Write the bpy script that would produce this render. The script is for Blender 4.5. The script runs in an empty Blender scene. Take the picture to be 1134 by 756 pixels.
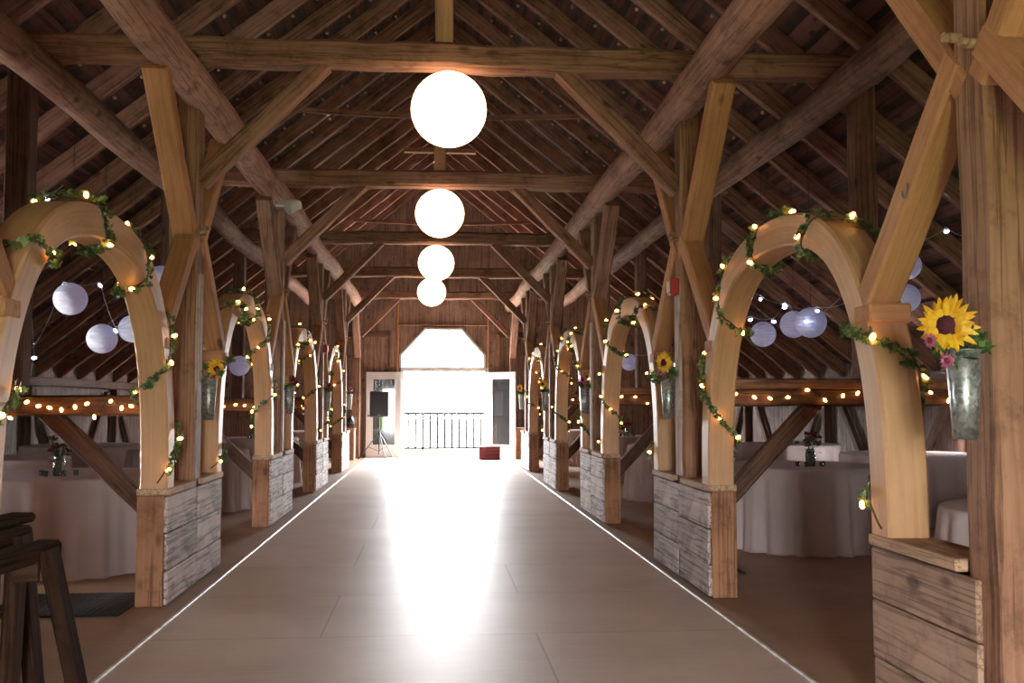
import bpy, math, random
from mathutils import Vector, Matrix
R = random.Random(7)
S = bpy.context.scene
COL = S.collection
PI = math.pi
CAM_Z = 1.31
F = 1102.0
PITCH = math.radians(3.565); YAW = math.radians(4.58)
# ------------------------------------------------------------------ camera
cd = bpy.data.cameras.new('camera'); cam = bpy.data.objects.new('camera', cd); COL.objects.link(cam)
cd.sensor_width = 36; cd.lens = F/1134*36; cd.clip_end = 300; cd.clip_start = .05
cam.location = (0, 0, CAM_Z); cam.rotation_euler = (PI/2+PITCH, 0, -YAW)
S.camera = cam
_CR = cam.rotation_euler.to_matrix()
def at(x, y, Y):
    "world point seen at photo pixel (x,y) and depth Y along the barn"
    d = _CR @ Vector(((x-567)/F, (378-y)/F, -1))
    k = Y/d.y
    return Vector((d.x*k, Y, CAM_Z+d.z*k))

# ------------------------------------------------------------------ mesh builder
class MB:
    def __init__(s): s.v = []; s.f = []; s.uv = {}
    def add(s, vs, fs, M=None):
        o = len(s.v)
        for p in vs:
            p = Vector(p)
            s.v.append(M @ p if M is not None else p)
        s.f += [tuple(i+o for i in f) for f in fs]
        return s
    def box(s, x0, x1, y0, y1, z0, z1, M=None, c=0.0):
        if c <= 0:
            vs = [(x, y, z) for x in (x0, x1) for y in (y0, y1) for z in (z0, z1)]
            fs = [(0,1,3,2),(4,6,7,5),(0,4,5,1),(2,3,7,6),(0,2,6,4),(1,5,7,3)]
            return s.add(vs, fs, M)
        # chamfered box: 24 verts
        X = (x0, x1); Y = (y0, y1); Z = (z0, z1); vs = []; ix = {}
        for i in (0,1):
            for j in (0,1):
                for k in (0,1):
                    sx = 1 if i == 0 else -1; sy = 1 if j == 0 else -1; sz = 1 if k == 0 else -1
                    ix[i,j,k,0] = len(vs); vs.append((X[i], Y[j]+sy*c, Z[k]+sz*c))
                    ix[i,j,k,1] = len(vs); vs.append((X[i]+sx*c, Y[j], Z[k]+sz*c))
                    ix[i,j,k,2] = len(vs); vs.append((X[i]+sx*c, Y[j]+sy*c, Z[k]))
        fs = []
        for i in (0,1):
            q = [ix[i,0,0,0], ix[i,1,0,0], ix[i,1,1,0], ix[i,0,1,0]]; fs.append(q if i else q[::-1])
            q = [ix[0,i,0,1], ix[0,i,1,1], ix[1,i,1,1], ix[1,i,0,1]]; fs.append(q if i else q[::-1])
            q = [ix[0,0,i,2], ix[1,0,i,2], ix[1,1,i,2], ix[0,1,i,2]]; fs.append(q if i else q[::-1])
        for a in (0,1):
            for b in (0,1):
                fs.append((ix[a,b,0,0], ix[a,b,0,1], ix[a,b,1,1], ix[a,b,1,0]))
                fs.append((ix[a,0,b,0], ix[a,0,b,2], ix[a,1,b,2], ix[a,1,b,0]))
                fs.append((ix[0,a,b,1], ix[0,a,b,2], ix[1,a,b,2], ix[1,a,b,1]))
                for k in (0,1): fs.append((ix[a,b,k,0], ix[a,b,k,1], ix[a,b,k,2]))
        return s.add(vs, [tuple(f) for f in fs], M)
    def tube(s, pts, rad, n=8, cap=True):
        pts = [Vector(p) for p in pts]; o = len(s.v); m = len(pts)
        if not hasattr(rad, '__len__'): rad = [rad]*m
        up = None
        for i, p in enumerate(pts):
            t = (pts[min(i+1, m-1)]-pts[max(i-1, 0)])
            if t.length < 1e-9: t = Vector((0,0,1))
            t.normalize()
            if up is None:
                up = Vector((0,0,1)) if abs(t.z) < .9 else Vector((1,0,0))
            a = t.cross(up)
            if a.length < 1e-6: a = t.orthogonal()
            a.normalize(); up = a.cross(t).normalized()
            for k in range(n):
                th = 2*PI*k/n
                s.v.append(p + (a*math.cos(th)+up*math.sin(th))*rad[i])
        for i in range(m-1):
            for k in range(n):
                k2 = (k+1) % n
                s.f.append((o+i*n+k, o+i*n+k2, o+(i+1)*n+k2, o+(i+1)*n+k))
        if cap:
            s.f.append(tuple(o+k for k in range(n))[::-1]); s.f.append(tuple(o+(m-1)*n+k for k in range(n)))
        return s
    def lathe(s, prof, n=20, M=None, cap0=False, cap1=False):
        vs = []; fs = []; m = len(prof)
        for r, z in prof:
            for k in range(n):
                th = 2*PI*k/n; vs.append((r*math.cos(th), r*math.sin(th), z))
        for i in range(m-1):
            for k in range(n):
                k2 = (k+1) % n; fs.append((i*n+k, i*n+k2, (i+1)*n+k2, (i+1)*n+k))
        if cap0: fs.append(tuple(range(n))[::-1])
        if cap1: fs.append(tuple((m-1)*n+k for k in range(n)))
        return s.add(vs, fs, M)
    def sphere(s, c, r, n=12, m=8, sz=1.0, M=None):
        c = Vector(c); vs = [c+Vector((0,0,-r*sz))]; fs = []
        for i in range(1, m):
            ph = -PI/2+PI*i/m
            for k in range(n):
                th = 2*PI*k/n
                vs.append(c+Vector((r*math.cos(ph)*math.cos(th), r*math.cos(ph)*math.sin(th), r*sz*math.sin(ph))))
        vs.append(c+Vector((0,0,r*sz)))
        for k in range(n): fs.append((0, 1+(k+1) % n, 1+k))
        for i in range(m-2):
            for k in range(n):
                a = 1+i*n; k2 = (k+1) % n; fs.append((a+k, a+k2, a+n+k2, a+n+k))
        a = 1+(m-2)*n
        for k in range(n): fs.append((a+k, a+(k+1) % n, len(vs)-1))
        return s.add(vs, fs, M)
    def mesh(s, name, mat, smooth=False):
        me = bpy.data.meshes.new(name); me.from_pydata([tuple(p) for p in s.v], [], s.f)
        if mat: me.materials.append(mat)
        if smooth:
            me.polygons.foreach_set('use_smooth', [True]*len(me.polygons))
        me.update(); return me
    def build(s, name, mat, parent=None, M=None, smooth=False):
        return link(name, s.mesh(name, mat, smooth), parent, M)

def link(name, me, parent=None, M=None):
    o = bpy.data.objects.new(name, me); COL.objects.link(o)
    M = M or Matrix.Identity(4)
    if parent is not None:
        o.parent = parent; M = world(parent).inverted() @ M
    o.matrix_basis = M
    return o
def world(o):
    m = o.matrix_basis.copy()
    while o.parent: o = o.parent; m = o.matrix_basis @ m
    return m
def tag(o, label=None, cat=None, group=None, kind=None):
    if label: o['label'] = label
    if cat: o['category'] = cat
    if group: o['group'] = group
    if kind: o['kind'] = kind
    return o
def thing(name, label, cat, loc, group=None, rz=0):
    o = bpy.data.objects.new(name, None); COL.objects.link(o); o.empty_display_size = .1
    o.matrix_basis = Matrix.Translation(Vector(loc)) @ Matrix.Rotation(rz, 4, 'Z')
    return tag(o, label, cat, group)
def T(x, y, z): return Matrix.Translation((x, y, z))
def smooth(o): 
    o.data.polygons.foreach_set('use_smooth', [True]*len(o.data.polygons)); return o

# ------------------------------------------------------------------ materials
def mat(name):
    m = bpy.data.materials.new(name); m.use_nodes = True
    nt = m.node_tree; b = nt.nodes['Principled BSDF']
    return m, nt, b
def N(nt, t, **kw):
    n = nt.nodes.new(t)
    for k, v in kw.items():
        if k in n.inputs: n.inputs[k].default_value = v
        else: setattr(n, k, v)
    return n
def ramp(nt, stops):
    r = nt.nodes.new('ShaderNodeValToRGB'); e = r.color_ramp.elements
    while len(e) < len(stops): e.new(.5)
    for i, (p, c) in enumerate(stops): e[i].position = p; e[i].color = (*c, 1)
    return r
def wood(name, dark, mid, light, rough=.75, grain=14, coord='Object', axis=0, bump=.25, knots=True, spec=.25, crack=.7):
    dark, mid, light = [(c[0]*1.02, c[1]*.94, c[2]) for c in (dark, mid, light)]
    m, nt, b = mat(name); L = nt.links.new
    tc = N(nt, 'ShaderNodeTexCoord'); mp = N(nt, 'ShaderNodeMapping'); oi = N(nt, 'ShaderNodeObjectInfo')
    sc = [grain, grain, grain]; sc[axis] = grain*.06
    mp.inputs['Scale'].default_value = sc
    ad = N(nt, 'ShaderNodeVectorMath', operation='ADD'); mu = N(nt, 'ShaderNodeMath', operation='MULTIPLY'); mu.inputs[1].default_value = 37.0
    L(oi.outputs['Random'], mu.inputs[0]); L(tc.outputs[coord], mp.inputs[0]); L(mp.outputs[0], ad.inputs[0]); L(mu.outputs[0], ad.inputs[1])
    n1 = N(nt, 'ShaderNodeTexNoise', Scale=2.2, Detail=6.0, Roughness=.65, Distortion=.6); L(ad.outputs[0], n1.inputs['Vector'])
    n2 = N(nt, 'ShaderNodeTexNoise', Scale=1.3, Detail=3.0); L(tc.outputs['Object'], n2.inputs['Vector'])
    mx = N(nt, 'ShaderNodeMath', operation='MULTIPLY_ADD'); L(n2.outputs[0], mx.inputs[0]); mx.inputs[1].default_value = .55; 
    m2 = N(nt, 'ShaderNodeMath', operation='MULTIPLY_ADD'); L(n1.outputs[0], m2.inputs[0]); m2.inputs[1].default_value = .75; m2.inputs[2].default_value = -.16
    L(m2.outputs[0], mx.inputs[2])
    m3 = N(nt, 'ShaderNodeMath', operation='MULTIPLY_ADD'); L(oi.outputs['Random'], m3.inputs[0]); m3.inputs[1].default_value = .14; L(mx.outputs[0], m3.inputs[2])
    r = ramp(nt, [(.22, dark), (.52, mid), (.85, light)]); L(m3.outputs[0], r.inputs[0])
    out = r.outputs[0]
    if knots:
        vo = N(nt, 'ShaderNodeTexVoronoi', Scale=1.0); mp2 = N(nt, 'ShaderNodeMapping'); s2 = [4.2]*3; s2[axis] = 2.0; mp2.inputs['Scale'].default_value = s2
        ad2 = N(nt, 'ShaderNodeVectorMath', operation='ADD'); L(tc.outputs[coord], mp2.inputs[0]); L(mp2.outputs[0], ad2.inputs[0]); L(mu.outputs[0], ad2.inputs[1]); L(ad2.outputs[0], vo.inputs['Vector'])
        kr = ramp(nt, [(.07, (.25,.2,.18)), (.14, (1,1,1))]); L(vo.outputs['Distance'], kr.inputs[0])
        mm = N(nt, 'ShaderNodeMix', data_type='RGBA', blend_type='MULTIPLY'); mm.inputs[0].default_value = .8
        L(out, mm.inputs[6]); L(kr.outputs[0], mm.inputs[7]); out = mm.outputs[2]
    if crack:
        mp3 = N(nt, 'ShaderNodeMapping'); s3 = [grain*1.6]*3; s3[axis] = grain*.045; mp3.inputs['Scale'].default_value = s3
        ad3 = N(nt, 'ShaderNodeVectorMath', operation='ADD'); L(tc.outputs[coord], mp3.inputs[0]); L(mp3.outputs[0], ad3.inputs[0]); L(mu.outputs[0], ad3.inputs[1])
        n3 = N(nt, 'ShaderNodeTexNoise', Scale=1.0, Detail=3.0, Roughness=.55); L(ad3.outputs[0], n3.inputs['Vector'])
        cr = ramp(nt, [(.455, (1,1,1)), (.492, (.36,.32,.30)), (.508, (.36,.32,.30)), (.545, (1,1,1))]); L(n3.outputs[0], cr.inputs[0])
        n4 = N(nt, 'ShaderNodeTexNoise', Scale=5.0, Detail=8.0, Roughness=.75); L(tc.outputs['Object'], n4.inputs['Vector'])
        sr = ramp(nt, [(.36, (.5,.47,.45)), (.5, (1,1,1))]); L(n4.outputs[0], sr.inputs[0])
        for q in (cr, sr):
            mm = N(nt, 'ShaderNodeMix', data_type='RGBA', blend_type='MULTIPLY'); mm.inputs[0].default_value = crack
            L(out, mm.inputs[6]); L(q.outputs[0], mm.inputs[7]); out = mm.outputs[2]
    L(out, b.inputs['Base Color']); b.inputs['Roughness'].default_value = rough; b.inputs['Specular IOR Level'].default_value = spec
    bp = N(nt, 'ShaderNodeBump', Strength=bump, Distance=.01); L(n1.outputs[0], bp.inputs['Height']); L(bp.outputs[0], b.inputs['Normal'])
    return m
def plain(name, col, rough=.5, metal=0, spec=.5, noise=0, scale=20):
    m, nt, b = mat(name); L = nt.links.new
    b.inputs['Roughness'].default_value = rough; b.inputs['Metallic'].default_value = metal; b.inputs['Specular IOR Level'].default_value = spec
    if noise:
        tc = N(nt, 'ShaderNodeTexCoord'); n = N(nt, 'ShaderNodeTexNoise', Scale=scale, Detail=4.0); L(tc.outputs['Object'], n.inputs['Vector'])
        r = ramp(nt, [(.3, tuple(c*(1-noise) for c in col)), (.7, tuple(min(1, c*(1+noise)) for c in col))]); L(n.outputs[0], r.inputs[0]); L(r.outputs[0], b.inputs['Base Color'])
    else: b.inputs['Base Color'].default_value = (*col, 1)
    return m
def emit(name, col, strength):
    m, nt, b = mat(name); b.inputs['Base Color'].default_value = (*[min(1, c) for c in col], 1)
    b.inputs['Emission Color'].default_value = (*col, 1); b.inputs['Emission Strength'].default_value = strength
    return m
M_OLD = wood('old_timber', (.10,.053,.031), (.235,.13,.078), (.36,.22,.14))
M_TIE = wood('tie_timber', (.13,.062,.036), (.29,.15,.088), (.42,.24,.145))
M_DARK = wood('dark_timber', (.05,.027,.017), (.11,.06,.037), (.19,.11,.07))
M_RAFT = wood('rafter_timber', (.13,.062,.038), (.28,.148,.092), (.42,.24,.155), grain=10)
M_POST = wood('post_timber', (.13,.065,.034), (.29,.155,.085), (.41,.24,.14))
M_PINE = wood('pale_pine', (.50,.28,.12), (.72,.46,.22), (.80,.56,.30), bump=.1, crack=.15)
M_FACE = wood('pale_facing', (.24,.17,.11), (.46,.36,.27), (.66,.56,.45))
M_BRACE = wood('brace_timber', (.24,.11,.045), (.43,.215,.088), (.54,.30,.14), bump=.12, crack=.2)
M_ARCH = wood('arch_timber', (.32,.18,.085), (.53,.32,.155), (.62,.41,.22), coord='UV', axis=0, bump=.08, rough=.5, crack=.12, knots=False)
M_BOARD = wood('weathered_board', (.14,.11,.09), (.52,.45,.385), (.80,.73,.65), axis=1, grain=12, bump=.7, crack=1.0)
M_BOARDW = wood('brown_board', (.16,.10,.06), (.32,.21,.13), (.45,.32,.21), axis=1, grain=12, bump=.4)
M_CAP = wood('cap_timber', (.28,.17,.09), (.45,.30,.17), (.60,.44,.27), axis=1)
M_ENDP = wood('end_plank', (.19,.09,.045), (.34,.175,.085), (.45,.25,.13), axis=2)
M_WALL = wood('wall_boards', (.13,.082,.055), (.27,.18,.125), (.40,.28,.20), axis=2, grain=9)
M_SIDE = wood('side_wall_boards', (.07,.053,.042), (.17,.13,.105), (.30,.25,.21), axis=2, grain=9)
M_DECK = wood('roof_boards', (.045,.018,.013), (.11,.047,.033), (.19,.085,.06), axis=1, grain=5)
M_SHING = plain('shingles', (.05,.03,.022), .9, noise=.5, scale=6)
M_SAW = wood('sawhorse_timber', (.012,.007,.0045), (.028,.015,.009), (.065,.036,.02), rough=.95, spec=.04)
M_WHITE = plain('white_paint', (.78,.77,.75), .45)
M_GLASS, nt, b = mat('glass'); b.inputs['Base Color'].default_value = (.02,.02,.02,1); b.inputs['Roughness'].default_value = .03; b.inputs['Specular IOR Level'].default_value = 1.0
M_PANE, nt, b = mat('clear_pane'); b.inputs['Transmission Weight'].default_value = 1; b.inputs['Roughness'].default_value = 0; b.inputs['IOR'].default_value = 1.02
M_BLACK = plain('black_plastic', (.012,.012,.014), .5)
M_GRILLE = plain('black_grille', (.018,.019,.024), .7, noise=.4, scale=200)
M_RAIL = plain('black_iron', (.004,.004,.0045), .9, spec=.02)
M_STEEL = plain('grey_steel', (.22,.23,.25), .4, .7)
M_TRIPOD = plain('dark_steel', (.035,.037,.042), .5, .3)
M_RUBBER = plain('black_rubber', (.016,.014,.013), .8, noise=.4, scale=60)
M_RED = plain('red_plastic', (.42,.015,.012), .4)
M_REDBOX = wood('red_painted_wood', (.09,.018,.02), (.15,.032,.034), (.20,.05,.052), knots=False)
M_WIRE = plain('dark_wire', (.02,.03,.015), .6)
M_WWIRE = plain('pale_wire', (.45,.45,.48), .6)
M_VINE = plain('vine_stem', (.06,.055,.02), .7)
M_JARG, nt, b = mat('jar_glass'); b.inputs['Base Color'].default_value = (.75,.85,.83,1); b.inputs['Transmission Weight'].default_value = .85; b.inputs['Roughness'].default_value = .05
M_BULB = emit('warm_bulb', (1.0,.43,.10), 22)
M_LED = emit('cool_led', (.55,.62,1.0), 28)
M_DEAD = plain('unlit_bulb', (.36,.26,.18), .3)
M_STRIP = plain('edge_strip', (.55,.52,.48), .4, noise=.5, scale=9)
# globe lantern paper: glowing paper with faint wire rings
def paper(name, col, strength, base):
    m, nt, b = mat(name); L = nt.links.new
    tc = N(nt, 'ShaderNodeTexCoord'); w = N(nt, 'ShaderNodeTexWave', Scale=9.0, Distortion=.4, bands_direction='Z'); L(tc.outputs['Object'], w.inputs['Vector'])
    bp = N(nt, 'ShaderNodeBump', Strength=.35, Distance=.01); L(w.outputs[1], bp.inputs['Height']); L(bp.outputs[0], b.inputs['Normal'])
    b.inputs['Base Color'].default_value = (*base, 1); b.inputs['Roughness'].default_value = .8
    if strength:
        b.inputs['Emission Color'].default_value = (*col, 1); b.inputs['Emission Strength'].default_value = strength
    return m
M_GLOBE = paper('glowing_paper', (1.0,.69,.43), 4.5, (.8,.8,.78))
M_PAPER_GLOW = paper('pale_glow_paper', (.50,.52,1.0), .16, (.80,.80,.86))  # unlit lanterns: a faint bluish glow is put into the paper
# leaves
def leafmat(name, a, b_, c):
    m, nt, b = mat(name); L = nt.links.new
    g = N(nt, 'ShaderNodeTexCoord'); n = N(nt, 'ShaderNodeTexNoise', Scale=26.0, Detail=2.0); L(g.outputs['Object'], n.inputs['Vector'])
    r = ramp(nt, [(.35, a), (.5, b_), (.66, c)]); L(n.outputs[0], r.inputs[0]); L(r.outputs[0], b.inputs['Base Color']); b.inputs['Roughness'].default_value = .5
    return m
M_IVY = leafmat('ivy_leaf', (.035,.065,.012), (.075,.125,.028), (.24,.26,.10))
M_LEAF = leafmat('green_leaf', (.02,.07,.012), (.05,.13,.02), (.10,.19,.04))
M_YEL = leafmat('yellow_petal', (.75,.33,.005), (.85,.46,.01), (.92,.60,.03))
M_MAROON = plain('maroon_disc', (.07,.004,.012), .8, noise=.5, scale=120)
M_PINK = plain('pink_petal', (.42,.10,.20), .6, noise=.3, scale=60)
M_DKRED = plain('dark_red_petal', (.17,.012,.018), .6, noise=.4, scale=60)
M_BROWN = plain('dried_petal', (.10,.035,.022), .8, noise=.5, scale=60)
# galvanised tin
M_TIN, nt, b = mat('galvanised_tin'); L = nt.links.new
tc = N(nt, 'ShaderNodeTexCoord'); vo = N(nt, 'ShaderNodeTexVoronoi', Scale=70.0); L(tc.outputs['Object'], vo.inputs['Vector'])
r = ramp(nt, [(0, (.16,.19,.19)), (1, (.62,.65,.63))]); L(vo.outputs['Color'], r.inputs[0]); L(r.outputs[0], b.inputs['Base Color'])
b.inputs['Metallic'].default_value = .85; b.inputs['Roughness'].default_value = .38
# cloth
M_CLOTH = plain('white_cloth', (.52,.435,.42), .9, spec=.1, noise=.04, scale=5)
# floors
def floor_mat(name, a, bcol, c, rough0, rough1, brick):
    m, nt, b = mat(name); L = nt.links.new
    tc = N(nt, 'ShaderNodeTexCoord')
    n = N(nt, 'ShaderNodeTexNoise', Scale=.9, Detail=8.0, Roughness=.6); L(tc.outputs['Object'], n.inputs['Vector'])
    mp = N(nt, 'ShaderNodeMapping'); mp.inputs['Scale'].default_value = (1.2, 22, 1); L(tc.outputs['Object'], mp.inputs[0])
    n2 = N(nt, 'ShaderNodeTexNoise', Scale=1.6, Detail=5.0, Roughness=.7); L(mp.outputs[0], n2.inputs['Vector'])
    ad = N(nt, 'ShaderNodeMath', operation='MULTIPLY_ADD'); L(n2.outputs[0], ad.inputs[0]); ad.inputs[1].default_value = .45
    a2 = N(nt, 'ShaderNodeMath', operation='MULTIPLY_ADD'); L(n.outputs[0], a2.inputs[0]); a2.inputs[1].default_value = .8; a2.inputs[2].default_value = -.13; L(a2.outputs[0], ad.inputs[2])
    r = ramp(nt, [(.3, a), (.5, bcol), (.72, c)]); L(ad.outputs[0], r.inputs[0]); out = r.outputs[0]
    hgt = ad.outputs[0]
    if brick:
        mpb = N(nt, 'ShaderNodeMapping'); mpb.inputs['Location'].default_value = (.62, .35, 0); L(tc.outputs['Object'], mpb.inputs[0])
        bk = N(nt, 'ShaderNodeTexBrick', Scale=1.0); bk.inputs['Brick Width'].default_value = 2.44; bk.inputs['Row Height'].default_value = 1.22
        bk.inputs['Mortar Size'].default_value = .006; bk.inputs['Color1'].default_value = (1,1,1,1); bk.inputs['Color2'].default_value = (.93,.93,.94,1); bk.inputs['Mortar'].default_value = (.66,.63,.62,1)
        L(mpb.outputs[0], bk.inputs['Vector'])
        mm = N(nt, 'ShaderNodeMix', data_type='RGBA', blend_type='MULTIPLY'); mm.inputs[0].default_value = 1; L(out, mm.inputs[6]); L(bk.outputs[0], mm.inputs[7]); out = mm.outputs[2]
    L(out, b.inputs['Base Color'])
    rr = N(nt, 'ShaderNodeMapRange'); rr.inputs['To Min'].default_value = rough0; rr.inputs['To Max'].default_value = rough1; L(n2.outputs[0], rr.inputs[0]); L(rr.outputs[0], b.inputs['Roughness'])
    bp = N(nt, 'ShaderNodeBump', Strength=.12, Distance=.006); L(hgt, bp.inputs['Height']); L(bp.outputs[0], b.inputs['Normal'])
    b.inputs['Specular IOR Level'].default_value = .5
    return m
M_FLOOR = floor_mat('painted_floor', (.50,.395,.325), (.61,.495,.415), (.69,.58,.495), .36, .56, True)
M_AISLE = floor_mat('side_floor', (.22,.13,.08), (.32,.20,.125), (.40,.27,.18), .45, .65, False)
M_DECKO = plain('outdoor_deck', (.40,.38,.36), .6, noise=.15, scale=3)
M_FIELD = plain('dry_field', (.15,.15,.10), .95, noise=.3, scale=.6, spec=.05)
M_GRASS = plain('grass_ground', (.16,.26,.07), .9, noise=.5, scale=1.5)

# ------------------------------------------------------------------ geometry constants
XI = {-1: -1.70, 1: 1.86}          # nave face of the posts
def X(s, d): return XI[s]+s*d
Y0, DY = 3.31, 4.17
def YK(k): return Y0+DY*k
YEND = 24.52
XR, ZR, SL = .13, 6.85, .80        # ridge and slope of the rafters' underside
def roofz(x): return ZR-SL*abs(x-XR)
XW = {-1: XR-6.45, 1: XR+6.45}
YB = -3.0
XO = {-1: -3.02, 1: 3.36}
ZT = 3.84                           # underside of tie beams
PLACE = {(-1,0): 'cut off by the left edge of the view', (-1,1): 'nearest on the left', (-1,2): 'second on the left', (-1,3): 'third on the left', (-1,4): 'fourth on the left', (-1,5): 'against the end wall left of the doors',
         (1,0): 'in the right foreground', (1,1): 'second on the right', (1,2): 'third on the right', (1,3): 'fourth on the right', (1,4): 'fifth on the right', (1,5): 'against the end wall right of the doors'}
ARCHP = {(-1,1): 'nearest arch on the left', (-1,2): 'second arch on the left', (-1,3): 'third arch on the left', (-1,4): 'farthest arch on the left',
         (1,1): 'nearest arch on the right', (1,2): 'second arch on the right', (1,3): 'third arch on the right', (1,4): 'farthest arch on the right'}
FRAME = {0: 'frame above the camera', 1: 'nearest frame', 2: 'second frame', 3: 'third frame', 4: 'fourth frame', 5: 'end wall frame'}

# ------------------------------------------------------------------ timber helpers
def timber_mb(L, w, h, c=.012, jit=.004, seg=None):
    "hewn timber along local x, width w (local y), height h (local z)"
    n = seg or max(2, int(L/.3)); vs = []; fs = []
    sec = [(-w/2+c,-h/2),(w/2-c,-h/2),(w/2,-h/2+c),(w/2,h/2-c),(w/2-c,h/2),(-w/2+c,h/2),(-w/2,h/2-c),(-w/2,-h/2+c)]
    for i in range(n+1):
        x = -L/2+L*i/n; dy = R.uniform(-jit, jit); dz = R.uniform(-jit, jit); g = 1+R.uniform(-jit, jit)*2
        for (a, b) in sec: vs.append((x, a*g+dy, b*g+dz))
    for i in range(n):
        for k in range(8):
            k2 = (k+1) % 8; fs.append((i*8+k, (i+1)*8+k, (i+1)*8+k2, i*8+k2))
    fs.append(tuple(range(8))); fs.append(tuple(n*8+k for k in range(8))[::-1])
    return MB().add(vs, fs)
def beam_matrix(p0, p1, side):
    p0 = Vector(p0); p1 = Vector(p1); x = (p1-p0).normalized(); y = Vector(side); y = (y-x*y.dot(x)).normalized(); z = x.cross(y)
    m = Matrix((x, y, z)).transposed().to_4x4(); m.translation = (p0+p1)/2
    return m
def beam(name, p0, p1, w, h, material, parent=None, side=(1,0,0), c=.012, jit=.004):
    "w is measured along `side`"
    L = (Vector(p1)-Vector(p0)).length
    return timber_mb(L, w, h, c, jit).build(name, material, parent, beam_matrix(p0, p1, side))
def log(name, p0, p1, r0, r1, material, wob=.02):
    p0 = Vector(p0); p1 = Vector(p1); L = (p1-p0).length; n = int(L/.5); m = 14
    pts = []; rad = []
    for i in range(n+1):
        t = i/n; pts.append((-L/2+L*t, wob*math.sin(i*.7+L)+R.uniform(-.006,.006), wob*math.cos(i*.43)+R.uniform(-.006,.006))); rad.append((r0+(r1-r0)*t)*(1+R.uniform(-.03,.03)))
    mb = MB().tube(pts, rad, m)
    o = mb.build(name, material, None, beam_matrix(p0, p1, (1,0,0))); return smooth(o)

# ------------------------------------------------------------------ the setting
MB().box(-1.575, 1.795, YB, YEND, -.2, 0).build('floor', M_FLOOR).__setitem__('kind', 'structure')
mb = MB().box(XW[-1]-.2, -1.575, YB, YEND+.2, -.2, 0).box(1.795, XW[1]+.2, YB, YEND+.2, -.2, 0)
mb.build('floor_aisles', M_AISLE).__setitem__('kind', 'structure')
for i, x in enumerate((-1.575, 1.795)):
    o = MB().box(x-.012, x+.012, 2.0, YEND-.3, -.02, .010, c=.004).build('trim_%d' % (i+1), M_STRIP); o['kind'] = 'structure'
# ceilings: skip sheathing, shingle layer, rafters
for s, nm in ((-1, 'left'), (1, 'right')):
    u = Vector((s*1, 0, -SL)).normalized(); nrm = Vector((s*SL, 0, 1)).normalized()
    Lr = math.hypot(6.9, 6.9*SL)
    top = Vector((XR, 0, ZR))
    RD = .20
    sh = MB(); p = top+nrm*(RD+.03)
    q = [p-u*.20, p+u*Lr]
    vs = []
    for pt in q:
        for yy in (YB, YEND+.25):
            for dn in (0, .04): vs.append((pt+nrm*dn)+Vector((0, yy, 0)))
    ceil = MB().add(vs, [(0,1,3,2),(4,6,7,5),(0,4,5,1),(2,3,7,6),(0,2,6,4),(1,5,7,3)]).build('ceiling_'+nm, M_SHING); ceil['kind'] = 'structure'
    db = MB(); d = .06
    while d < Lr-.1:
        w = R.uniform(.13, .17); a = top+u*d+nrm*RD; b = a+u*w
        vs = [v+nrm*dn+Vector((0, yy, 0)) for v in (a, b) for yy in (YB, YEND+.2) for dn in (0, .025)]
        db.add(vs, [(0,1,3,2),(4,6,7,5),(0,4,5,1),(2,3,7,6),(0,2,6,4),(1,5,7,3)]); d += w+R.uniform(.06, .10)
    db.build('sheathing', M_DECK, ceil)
    y = 24.2
    while y > YB+.2:
        a = top+nrm*(RD/2)+Vector((0, y, 0)); b = a+u*(Lr-.05)
        beam('rafter', a, b, .085, RD, M_RAFT, ceil, side=(0,1,0), jit=.006)
        y -= .97
mb = MB(); mb.box(XR-.03, XR+.03, YB, YEND, ZR-.02, ZR+.2); mb.build('trim_3', M_RAFT)['kind'] = 'structure'
# side walls: gapped vertical boards under the eaves
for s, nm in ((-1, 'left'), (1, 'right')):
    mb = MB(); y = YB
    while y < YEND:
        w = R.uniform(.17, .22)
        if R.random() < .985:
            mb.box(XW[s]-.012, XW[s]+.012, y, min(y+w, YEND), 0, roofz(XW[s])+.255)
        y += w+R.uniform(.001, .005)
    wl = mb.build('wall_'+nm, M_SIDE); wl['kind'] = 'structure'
    xin = XW[s]-s*.09
    beam('wall_plate', (xin, YB, roofz(XW[s])-.03), (xin, YEND, roofz(XW[s])-.03), .14, .14, M_DARK, wl)
    for k in range(-1, 6):
        beam('stud', (xin, YK(k)+.2, 0), (xin, YK(k)+.2, 1.58), .12, .14, M_DARK, wl)
        beam('wall_brace', (xin, YK(k)+.3, 1.5), (xin, YK(k)+1.4, .25), .08, .12, M_DARK, wl)
        beam('wall_brace', (xin, YK(k)+3.9, 1.5), (xin, YK(k)+2.8, .25), .08, .12, M_DARK, wl)
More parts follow.
